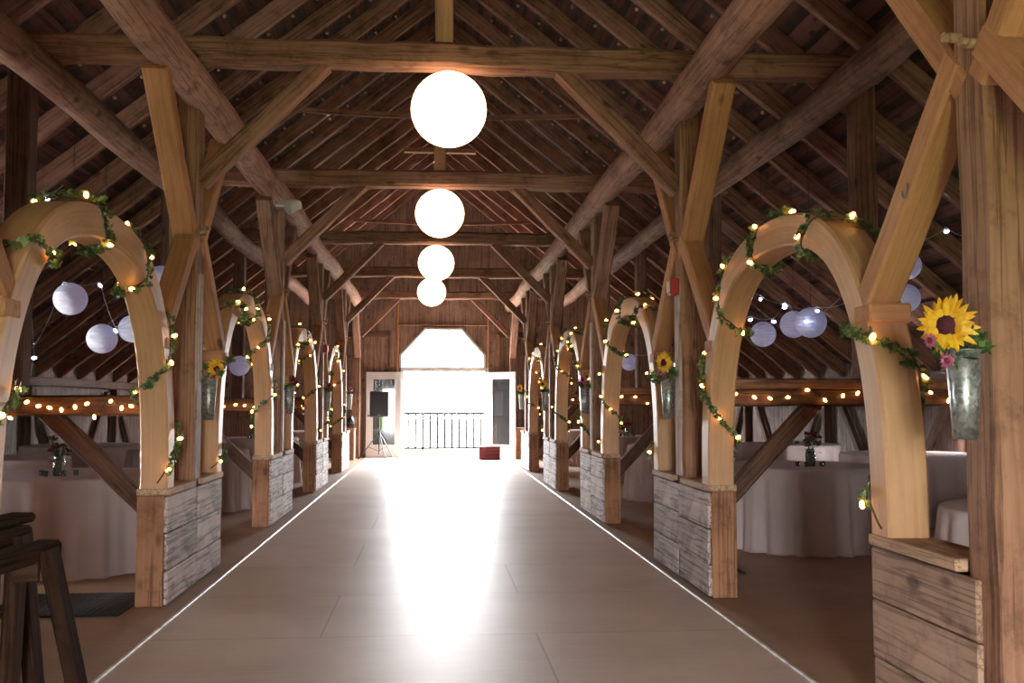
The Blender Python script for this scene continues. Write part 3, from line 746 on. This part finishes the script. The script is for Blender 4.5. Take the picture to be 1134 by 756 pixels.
# ------------------------------------------------------------------ wall vases with flowers
def petal(mb, c, d, up, L_, w, curl=.15):
    a = d.cross(up).normalized(); nn = a.cross(d).normalized(); o = len(mb.v)
    rows = [(0,.35,0),(.3,.9,.03),(.6,1.0,.0),(.85,.6,-curl*.6),(1.0,.06,-curl)]
    for (l, ww, h) in rows:
        for e in (-1, 0, 1): mb.v.append(c+d*(l*L_)+a*(e*ww*w/2)+nn*(h*L_+(.06*w if e == 0 else 0)))
    for i in range(4):
        for j in (0, 1): mb.f.append((o+i*3+j, o+i*3+j+1, o+(i+1)*3+j+1, o+(i+1)*3+j))
def flower(name, label, cat, head, face, root, rad, pm, dm, group, leaves=2, npet=26):
    head = Vector(head); face = Vector(face).normalized(); root = Vector(root)
    t = thing(name, label, cat, root, group)
    mid = root.lerp(head, .5)+Vector((0,0,.03)); back = head-face*.02
    MB().tube([root, mid, back], .005, 6).build('stem', M_LEAF, t)
    e1 = face.orthogonal().normalized(); e2 = face.cross(e1)
    pt = MB()
    for ring, (n_, sc, lift) in enumerate(((npet, 1.0, .05), (npet-4, .82, .28))):
        for i in range(n_):
            th = 2*PI*(i+.5*ring)/n_+R.uniform(-.12,.12); d = (e1*math.cos(th)+e2*math.sin(th)+face*(lift+R.uniform(-.25,.15))).normalized()
            petal(pt, head+d*rad*.22, d, face, rad*.80*sc*R.uniform(.7,1.15), rad*.21, R.uniform(-.1,.5))
    pt.build('petals', pm, t)
    q = face.to_track_quat('Z', 'Y').to_matrix().to_4x4(); q.translation = head
    smooth(MB().sphere((0,0,0), rad*.40, 14, 8, .55, q).build('flower_disc', dm, t))
    lf = MB()
    for i in range(leaves):
        d = Vector((R.uniform(-1,1), R.uniform(-1,1), R.uniform(-.2,.8))).normalized(); p = root.lerp(head, R.uniform(.4,.9))
        petal(lf, p, d, Vector((0,0,1)) if abs(d.z) < .8 else face, rad*R.uniform(.8,1.2), rad*.55)
    if leaves: lf.build('leaf', M_LEAF, t)
    return t
def vase_at(s, k):
    y = YK(k); r1, r0, h = .058, .040, .30; zt = 1.49 if k else 1.49
    x = XI[s]-s*(r1+.006)
    if k == 0: y -= .07
    t = thing('wall_vase', 'galvanised tin cone vase fixed to post %s' % PLACE[s, k], 'vase', (x, y, zt-h), 'tin cone vases on the posts')
    o = MB().lathe([(.0,0),(r0,0),(r0+(r1-r0)*.5,h*.5),(r1,h),(r1+.003,h+.002),(r1-.003,h+.003),(r1-.006,h-.01),(r0,.02),(0,.02)], 24, T(x, y, zt-h))
    smooth(o.build('vase_body', M_TIN, t))
    MB().box(min(x, XI[s]), max(x, XI[s]), y-.012, y+.012, zt-.01, zt+.03).build('hanger', M_TIN, t) if False else None
    return Vector((x, y, zt))
for s in (-1, 1):
    for k in range(0, 5):
        if (s, k) == (-1, 0): continue
        p = vase_at(s, k); pl = PLACE[s, k]
        kind = {(1,0): 'sun', (-1,1): 'sun', (1,1): 'sun', (1,2): 'red', (-1,2): 'dark', (1,3): 'sun', (-1,3): 'dark', (1,4): 'sun', (-1,4): 'red'}[s, k]
        rt = p+Vector((0, 0, -.12))
        inw = Vector((-s, 0, 0))
        if kind == 'sun':
            hd = p+Vector((-s*.035, -.02, .13)) if s > 0 else p+Vector((.05, -.01, .07))
            if (s, k) == (1, 0): hd = at(1050, 360, p.y-.03)
            flower('sunflower', 'yellow sunflower with dark centre in the tin vase on post %s' % pl, 'flower', hd, (-s*.75 if (s,k) != (1,0) else -.8, -.6, .05), rt, .085 if k else .105, M_YEL, M_MAROON, 'sunflowers in the tin vases', 3)
            if k < 2:
                for (dx, dy, dz) in ((-.055, -.02, .055), (-.02, .03, .0) if False else (-.03, -.05, .015)):
                    q = p+Vector((dx*s*1.0-.01*s, dy, dz))
                    if (s, k) == (1, 0): q = at(1030, 377, p.y-.05) if dz > .03 else at(1049, 399, p.y-.08)
                    flower('pink_aster', 'small pink aster %s sunflower on post %s' % ('left of the' if dz > .03 else 'drooping under the', pl), 'flower', q, (-s, -.6, -.1), rt, .030, M_PINK, M_DKRED, 'small pink asters', 0, 14)
        else:
            for i, (dx, dy, dz) in enumerate(((.03, -.04, .10), (.045, .02, .06))):
                flower('dahlia', '%s dark red dahlia in the tin vase on post %s' % (('upper', 'lower')[i], pl), 'flower', p+Vector((-s*dx, dy, dz)), (-s*.7, -.8, .1), rt, .06, M_DKRED if kind == 'dark' or i else M_PINK, M_MAROON, 'dark red dahlias in the tin vases', 2, 18)
        # filler foliage
        fl = MB()
        for i in range(16):
            d = Vector((R.uniform(-1,1), R.uniform(-1,1), R.uniform(.1,1.2))).normalized(); b0 = p+Vector((R.uniform(-.03,.03), R.uniform(-.03,.03), -.02))
            tip = b0+d*R.uniform(.05,.13); fl.tube([b0, tip], .002, 4); add_leaf(fl, tip-d*.02, d, Vector((R.uniform(-1,1), R.uniform(-1,1), .5)), R.uniform(.03,.05))
        o = fl.build('greenery', M_LEAF, None, None); 
        c = p.copy(); 
        for v in o.data.vertices: v.co -= c
        o.matrix_basis = T(*c)
        tag(o, 'sprig of green leaves in the tin vase on post %s' % pl, 'foliage', 'green sprigs in the tin vases')

# ------------------------------------------------------------------ tables
def cloth_mesh(r, h, seed):
    rr = random.Random(seed); n = 144; mb = MB(); rows = []
    folds = rr.choice((17, 19, 21)); ph = rr.uniform(0, 6)
    prof = [(0,h),(r*.5,h),(r-.015,h),(r-.003,h-.004),(r+.004,h-.015),(r+.006,h-.06),(r+.010,h*.72),(r+.016,h*.45),(r+.024,h*.2),(r+.035,.012),(r+.055,.006)]
    amp = [0,0,0,0,.001,.010,.024,.033,.040,.046,.052]
    for (q, z), a in zip(prof[1:], amp[1:]):
        for k in range(n):
            th = 2*PI*k/n
            f = math.sin(folds*th+ph+.9*math.sin(3*th+ph))*.7+.45*math.sin(folds*1.7*th+2*ph)
            rad = q+a*f
            mb.v.append(Vector((rad*math.cos(th), rad*math.sin(th), z)))
    mb.v.append(Vector((0,0,h))); c = len(mb.v)-1
    for k in range(n): mb.f.append((c, k, (k+1) % n))
    for i in range(len(prof)-2):
        for k in range(n):
            k2 = (k+1) % n; mb.f.append((i*n+k, (i+1)*n+k, (i+1)*n+k2, i*n+k2))
    return mb
TB = [(-3.0,8.40,.80,'large round table in a white floor-length cloth behind the nearest left arch',1),
      (-4.68,10.9,.85,'round white-clothed table at the left edge behind the nearest left table',0),
      (-4.75,14.2,.85,'round white-clothed table farther back framed by the nearest left arch',0),
      (-3.02,12.75,.74,'round white-clothed table standing behind the second arch on the left',0),
      (-2.95,16.9,.74,'round white-clothed table standing behind the third arch on the left',1),
      (-2.95,21.0,.74,'round white-clothed table near the end wall on the left',0),
      (3.43,9.10,.74,'large round white-clothed table framed by the nearest right arch',1),
      (5.05,13.9,.75,'smaller-looking round white-clothed table behind the front right table',1),
      (5.45,11.0,.80,'round white-clothed table partly hidden behind near leg of the nearest right arch',0),
      (3.52,5.15,.75,'white-clothed table barely showing beside the foremost right post',0),
      (3.42,13.6,.74,'round white-clothed table standing behind the second arch on the right',0),
      (3.40,17.3,.74,'round white-clothed table with flowers farther back through the second right arch',2),
      (3.40,21.3,.74,'round white-clothed table behind the third arch on the right',2)]
TABLE_TOP = MB().lathe([(0,.70),(.70,.70),(.715,.712),(.715,.722),(.70,.73),(0,.73)], 40).mesh('tabletop', M_CAP)
LEGM = MB().tube([(0,0,0),(0,0,.70)], .018, 8).mesh('leg', M_STEEL)
def jar_setting(x, y, lb, kind, h=.742):
    # mason jar, bouquet and votives
    t = thing('mason_jar', 'clear glass jar of flowers on the %s' % lb, 'jar', (x, y, h), 'flower jars on the tables')
    smooth(MB().lathe([(0,0),(.042,0),(.045,.01),(.045,.115),(.036,.135),(.036,.155),(.033,.155),(.033,.135),(.041,.112),(.041,.012),(0,.008)], 20, T(x, y, h)).build('jar_body', M_JARG, t))
    MB().lathe([(.037,.137),(.039,.139),(.039,.150),(.037,.152)], 20, T(x, y, h)).build('rim_band', M_STEEL, t)
    cols = {1: (M_BROWN, M_DKRED), 2: (M_RED, M_DKRED)}[kind]
    bq = thing('bouquet', 'loose %s bouquet in the jar on the %s' % ('dark dried-looking' if kind == 1 else 'red', lb), 'flowers', (x, y, h+.02), 'bouquets on the tables')
    st = MB(); hd = MB(); lf = MB(); h2 = MB()
    for i in range(11):
        th = R.uniform(0, 2*PI); sp = R.uniform(.02, .10); tip = Vector((x+sp*math.cos(th), y+sp*math.sin(th), h+R.uniform(.19, .30)))
        st.tube([(x+.012*math.cos(th), y+.012*math.sin(th), h+.02), (x+.02*math.cos(th), y+.02*math.sin(th), h+.15), tip], .002, 4)
        m_ = hd if i % 2 else h2
        for j in range(14):
            d = Vector((R.uniform(-1,1), R.uniform(-1,1), R.uniform(-.4,1))).normalized(); petal(m_, tip, d, d.orthogonal(), R.uniform(.022,.036), .018)
        for j in range(3):
            d = Vector((R.uniform(-1,1), R.uniform(-1,1), R.uniform(-.3,.7))).normalized(); add_leaf(lf, tip-Vector((0,0,R.uniform(.02,.09))), d, Vector((0,0,1)), R.uniform(.03,.045))
    st.build('stems', M_VINE, bq); hd.build('blossoms', cols[0], bq); h2.build('blossoms', cols[1], bq); lf.build('leaves', M_IVY, bq)
    for i in range(4):
        vx, vy = x+(-.125, -.068, .07, .125)[i], y+(-.01, -.085, -.08, .02)[i]
        v = MB().lathe([(0,0),(.016,0),(.020,.015),(.020,.045),(.018,.045),(.017,.012),(0,.010)], 14, T(vx, vy, h))
        v = v.build('votive_glass', M_JARG, None); 
        for q in v.data.vertices: q.co -= Vector((vx, vy, h))
        v.matrix_basis = T(vx, vy, h); smooth(v)
        tag(v, 'small glass votive cup around the flower jar on the %s' % lb, 'votive', 'votive cups on the %s' % lb)
for i, (x, y, r, lb, cp) in enumerate(TB):
    t = thing('round_table', 'table hidden under cloth: '+lb if False else lb.replace('white-clothed ', '').replace(' in a white floor-length cloth', ''), 'table', (x, y, 0), 'round tables in the side bays')
    sc = r/.75
    link('tabletop', TABLE_TOP, t, T(x, y, 0) @ Matrix.Diagonal((sc, sc, 1, 1)))
    for a in range(4):
        link('leg', LEGM, t, T(x+.5*sc*math.cos(a*PI/2+.4), y+.5*sc*math.sin(a*PI/2+.4), 0))
    cl = cloth_mesh(r-.02, .742, i).build('tablecloth', M_CLOTH, None, T(x, y, 0), True)
    tag(cl, 'floor-length white cloth on '+lb.replace('white-clothed ', '').replace(' in a white floor-length cloth', ''), 'tablecloth', 'white tablecloths')
    if cp:
        short = {0: 'nearest left table', 4: 'left table behind the third arch', 6: 'front right table', 7: 'right table behind the front one', 11: 'right table through the second arch', 12: 'right table behind the third arch'}[i]
        jx, jy = {0: (-2.93, 8.15), 6: (3.43, 8.85), 4: (-2.86, 16.6)}.get(i, (x, y-.1))
        jar_setting(jx, jy, short, cp)

# ------------------------------------------------------------------ speaker on tripod
p = at(420, 504, 23.6); sx, sy = p.x, 23.6
t = thing('speaker_stand', 'grey tripod stand holding the black speaker left of the doors', 'stand', (sx, sy, 0))
MB().tube([(sx, sy, .12), (sx, sy, .62)], .019, 10).build('lower_tube', M_TRIPOD, t)
MB().tube([(sx, sy, .60), (sx, sy, .995)], .014, 10).build('upper_tube', M_TRIPOD, t)
MB().lathe([(.03,.58),(.03,.65),(.02,.66)], 12, T(sx, sy, 0), True, True).build('collar', M_BLACK, t)
for a in range(3):
    th = -PI/2+.35+a*2*PI/3; d = Vector((math.cos(th), math.sin(th), 0)); c = Vector((sx, sy, 0))
    lg = MB().tube([c+d*.03+Vector((0,0,.60)), c+d*.50+Vector((0,0,.014))], .011, 8).build('leg', M_TRIPOD, t)
    MB().sphere(c+d*.50+Vector((0,0,.016)), .016, 8, 6).build('rubber_foot', M_BLACK, lg)
    MB().tube([c+d*.02+Vector((0,0,.20)), c+d*.28+Vector((0,0,.30))], .007, 6).build('strut_bar', M_TRIPOD, t)
t = thing('speaker', 'black box loudspeaker on the tripod stand left of the doors', 'speaker', (sx, sy, 1.0))
MB().box(-.22, .22, -.17, .19, 0, .60, c=.02).build('cabinet', M_BLACK, t, T(sx, sy, .995))
MB().box(-.205, .205, -.18, -.168, .02, .58, c=.005).build('grille', M_GRILLE, t, T(sx, sy, .995))
MB().box(-.03, .03, -.186, -.178, .04, .065, c=.002).build('badge', M_STEEL, t, T(sx, sy, .995))
# stage light on the left pedestal
p = Vector((X(-1, .22), YK(5)-.55, .735))
t = thing('stage_light', 'black stage spotlight on the pedestal left of the doors', 'spotlight', p)
Mx = T(p.x, p.y, p.z+.16) @ Matrix.Rotation(math.radians(62), 4, 'Y') @ Matrix.Rotation(.4, 4, 'X')
smooth(MB().lathe([(0,-.14),(.06,-.14),(.085,-.06),(.09,.12),(.082,.12),(.078,.09),(0,.085)], 20, Mx).build('housing', M_BLACK, t))
MB().lathe([(0,.092),(.076,.094)], 20, Mx).build('lens', M_WWIRE, t)
MB().box(-.105, -.095, -.03, .03, 0, .2).box(.095, .105, -.03, .03, 0, .2).box(-.105, .105, -.03, .03, 0, .01).build('yoke', M_BLACK, t, T(*p))
# red crate by the right door leaf
c0 = at(542, 506, 23.4)
t = thing('step_box', 'small red painted wooden box on the floor by the right door', 'box', (c0.x, 23.5, 0))
MB().box(-.25, .25, -.17, .17, 0, .28, c=.008).build('box_body', M_REDBOX, t, T(c0.x, 23.5, 0))
MB().box(-.262, .262, -.182, .182, .28, .31, c=.006).build('lid', M_REDBOX, t, T(c0.x, 23.5, 0))
# alarm boxes, floodlight, hook
def alarm(s, k, z, lb):
    y = YK(k)-.03; x = X(s, .012)-s*.036
    t = thing('fire_alarm', lb, 'alarm', (x, y, z), 'red alarm boxes')
    MB().box(-.035, .035, -.05, .05, -.065, .065, c=.008).build('housing', M_RED, t, T(x, y, z))
    xx = -s*.038
    MB().box(min(xx-.006, xx+.006), max(xx-.006, xx+.006), -.035, .035, -.045, .04, c=.003).build('strobe_lens', M_WHITE, t, T(x, y, z))
alarm(1, 1, 2.20, 'red alarm box with white strobe on the second post on the right')
alarm(-1, 3, 2.17, 'small red alarm box on the third post on the left')
fp = at(325, 228, YK(2)-.80)
t = thing('floodlight', 'white floodlight lamp fixed to the second left post near the roof log', 'floodlight', fp)
Mx = T(*fp) @ Matrix.Rotation(math.radians(125), 4, 'X') @ Matrix.Rotation(-1.0, 4, 'Y')
smooth(MB().lathe([(0,-.08),(.045,-.08),(.055,-.03),(.085,.07),(.08,.07),(.05,-.01),(0,-.02)], 18, Mx).build('lamp_head', M_WHITE, t))
MB().box(-.05, .05, -.02, .03, .0, .10, c=.006).build('mount_box', M_WHITE, t, T(fp.x-.01, fp.y+.08, fp.z-.02))
MB().tube([fp+Vector((0,.09,.02)), Vector((XI[-1]-.02, fp.y+.12, fp.z+.03))], .015, 8).build('arm', M_WHITE, t)
hp = at(1021, 212, YK(0)+.42); hp.x = X(1, .0)
pts = [hp+Vector((-.002-.0, 0, .03))]+[hp+Vector((-.012, .022*math.cos(a), .022*math.sin(a)-.005)) for a in [math.radians(x) for x in range(170, 400, 20)]]
o = MB().tube([q-hp for q in pts], .0035, 6).build('screw_hook', M_STEEL, None, T(*hp)); tag(o, 'small metal screw hook in the slanting brace at right foreground', 'hook')
# floor mats
def mat_rug(x0, x1, y0, y1, lb):
    cx_, cy_ = (x0+x1)/2, (y0+y1)/2; w, d = (x1-x0)/2, (y1-y0)/2
    t = thing('floor_mat', lb, 'mat', (cx_, cy_, 0), 'black floor mats')
    MB().box(-w, w, -d, d, 0, .010, c=.003).build('mat_base', M_RUBBER, t, T(cx_, cy_, 0))
    mb = MB(); n = int(2*w/.045)
    for i in range(n):
        x = -w+.02+i*(2*w-.04)/n; mb.box(x, x+.02, -d+.02, d-.02, .010, .014)
    mb.build('ribs', M_RUBBER, t, T(cx_, cy_, 0))
mat_rug(-2.78, -1.92, 6.40, 7.15, 'black ribbed rubber mat on the floor beside the nearest left half-wall')
mat_rug(2.09, 2.42, 7.6, 8.2, 'dark ribbed mat on the floor behind the second right half-wall')

# ------------------------------------------------------------------ sawhorses
def sawhorse(x, y0, y1, z, lb, fr, fl):
    t = thing('sawhorse', lb, 'sawhorse', (x, (y0+y1)/2, 0), 'old sawhorses in the left foreground')
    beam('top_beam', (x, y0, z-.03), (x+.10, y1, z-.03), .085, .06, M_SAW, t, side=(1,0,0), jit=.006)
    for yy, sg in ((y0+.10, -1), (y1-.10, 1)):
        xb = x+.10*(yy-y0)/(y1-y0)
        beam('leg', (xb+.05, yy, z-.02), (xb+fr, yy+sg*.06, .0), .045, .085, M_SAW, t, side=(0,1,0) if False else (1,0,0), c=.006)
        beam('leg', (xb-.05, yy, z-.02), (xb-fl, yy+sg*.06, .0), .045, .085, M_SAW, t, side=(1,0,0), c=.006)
        beam('gusset', (xb-.04, yy-.05, z-.09), (xb+.04, yy-.05, z-.09), .022, .07, M_SAW, t, side=(0,1,0), c=.004)
sawhorse(-1.41, 2.50, 3.56, .85, 'dark wooden sawhorse, rightmost in the left foreground', .21, .10)
sawhorse(-1.585, 2.70, 3.78, .87, 'dark wooden sawhorse standing left of the rightmost one', .12, .10)
o = beam('plank', (-1.62, 2.75, .892), (-1.50, 3.82, .892), .10, .035, M_SAW, jit=.003); tag(o, 'loose dark plank lying along the left sawhorse', 'plank')

# ------------------------------------------------------------------ light
W = bpy.data.worlds.new('World'); S.world = W; W.use_nodes = True
bg = W.node_tree.nodes['Background']; bg.inputs[0].default_value = (.97, .98, 1.0, 1); bg.inputs[1].default_value = 150.0
def portal(loc, rot, sx, sy):
    l = bpy.data.lights.new('portal', 'AREA'); l.shape = 'RECTANGLE'; l.size = sx; l.size_y = sy; l.cycles.is_portal = True
    o = bpy.data.objects.new('portal', l); COL.objects.link(o); o.location = loc; o.rotation_euler = rot
portal((.3, YEND+.15, 1.05), (-PI/2, 0, 0), 2.05, 2.1)
portal((.26, YEND+.15, 2.67), (-PI/2, 0, 0), 2.1, 1.0)
portal((.1, YB-.05, 1.0), (PI/2, 0, 0), 1.0, 2.0)
vs = S.view_settings; vs.view_transform = 'Standard'; vs.look = 'None'; vs.gamma = 1; vs.exposure = -.18; vs.use_curve_mapping = False
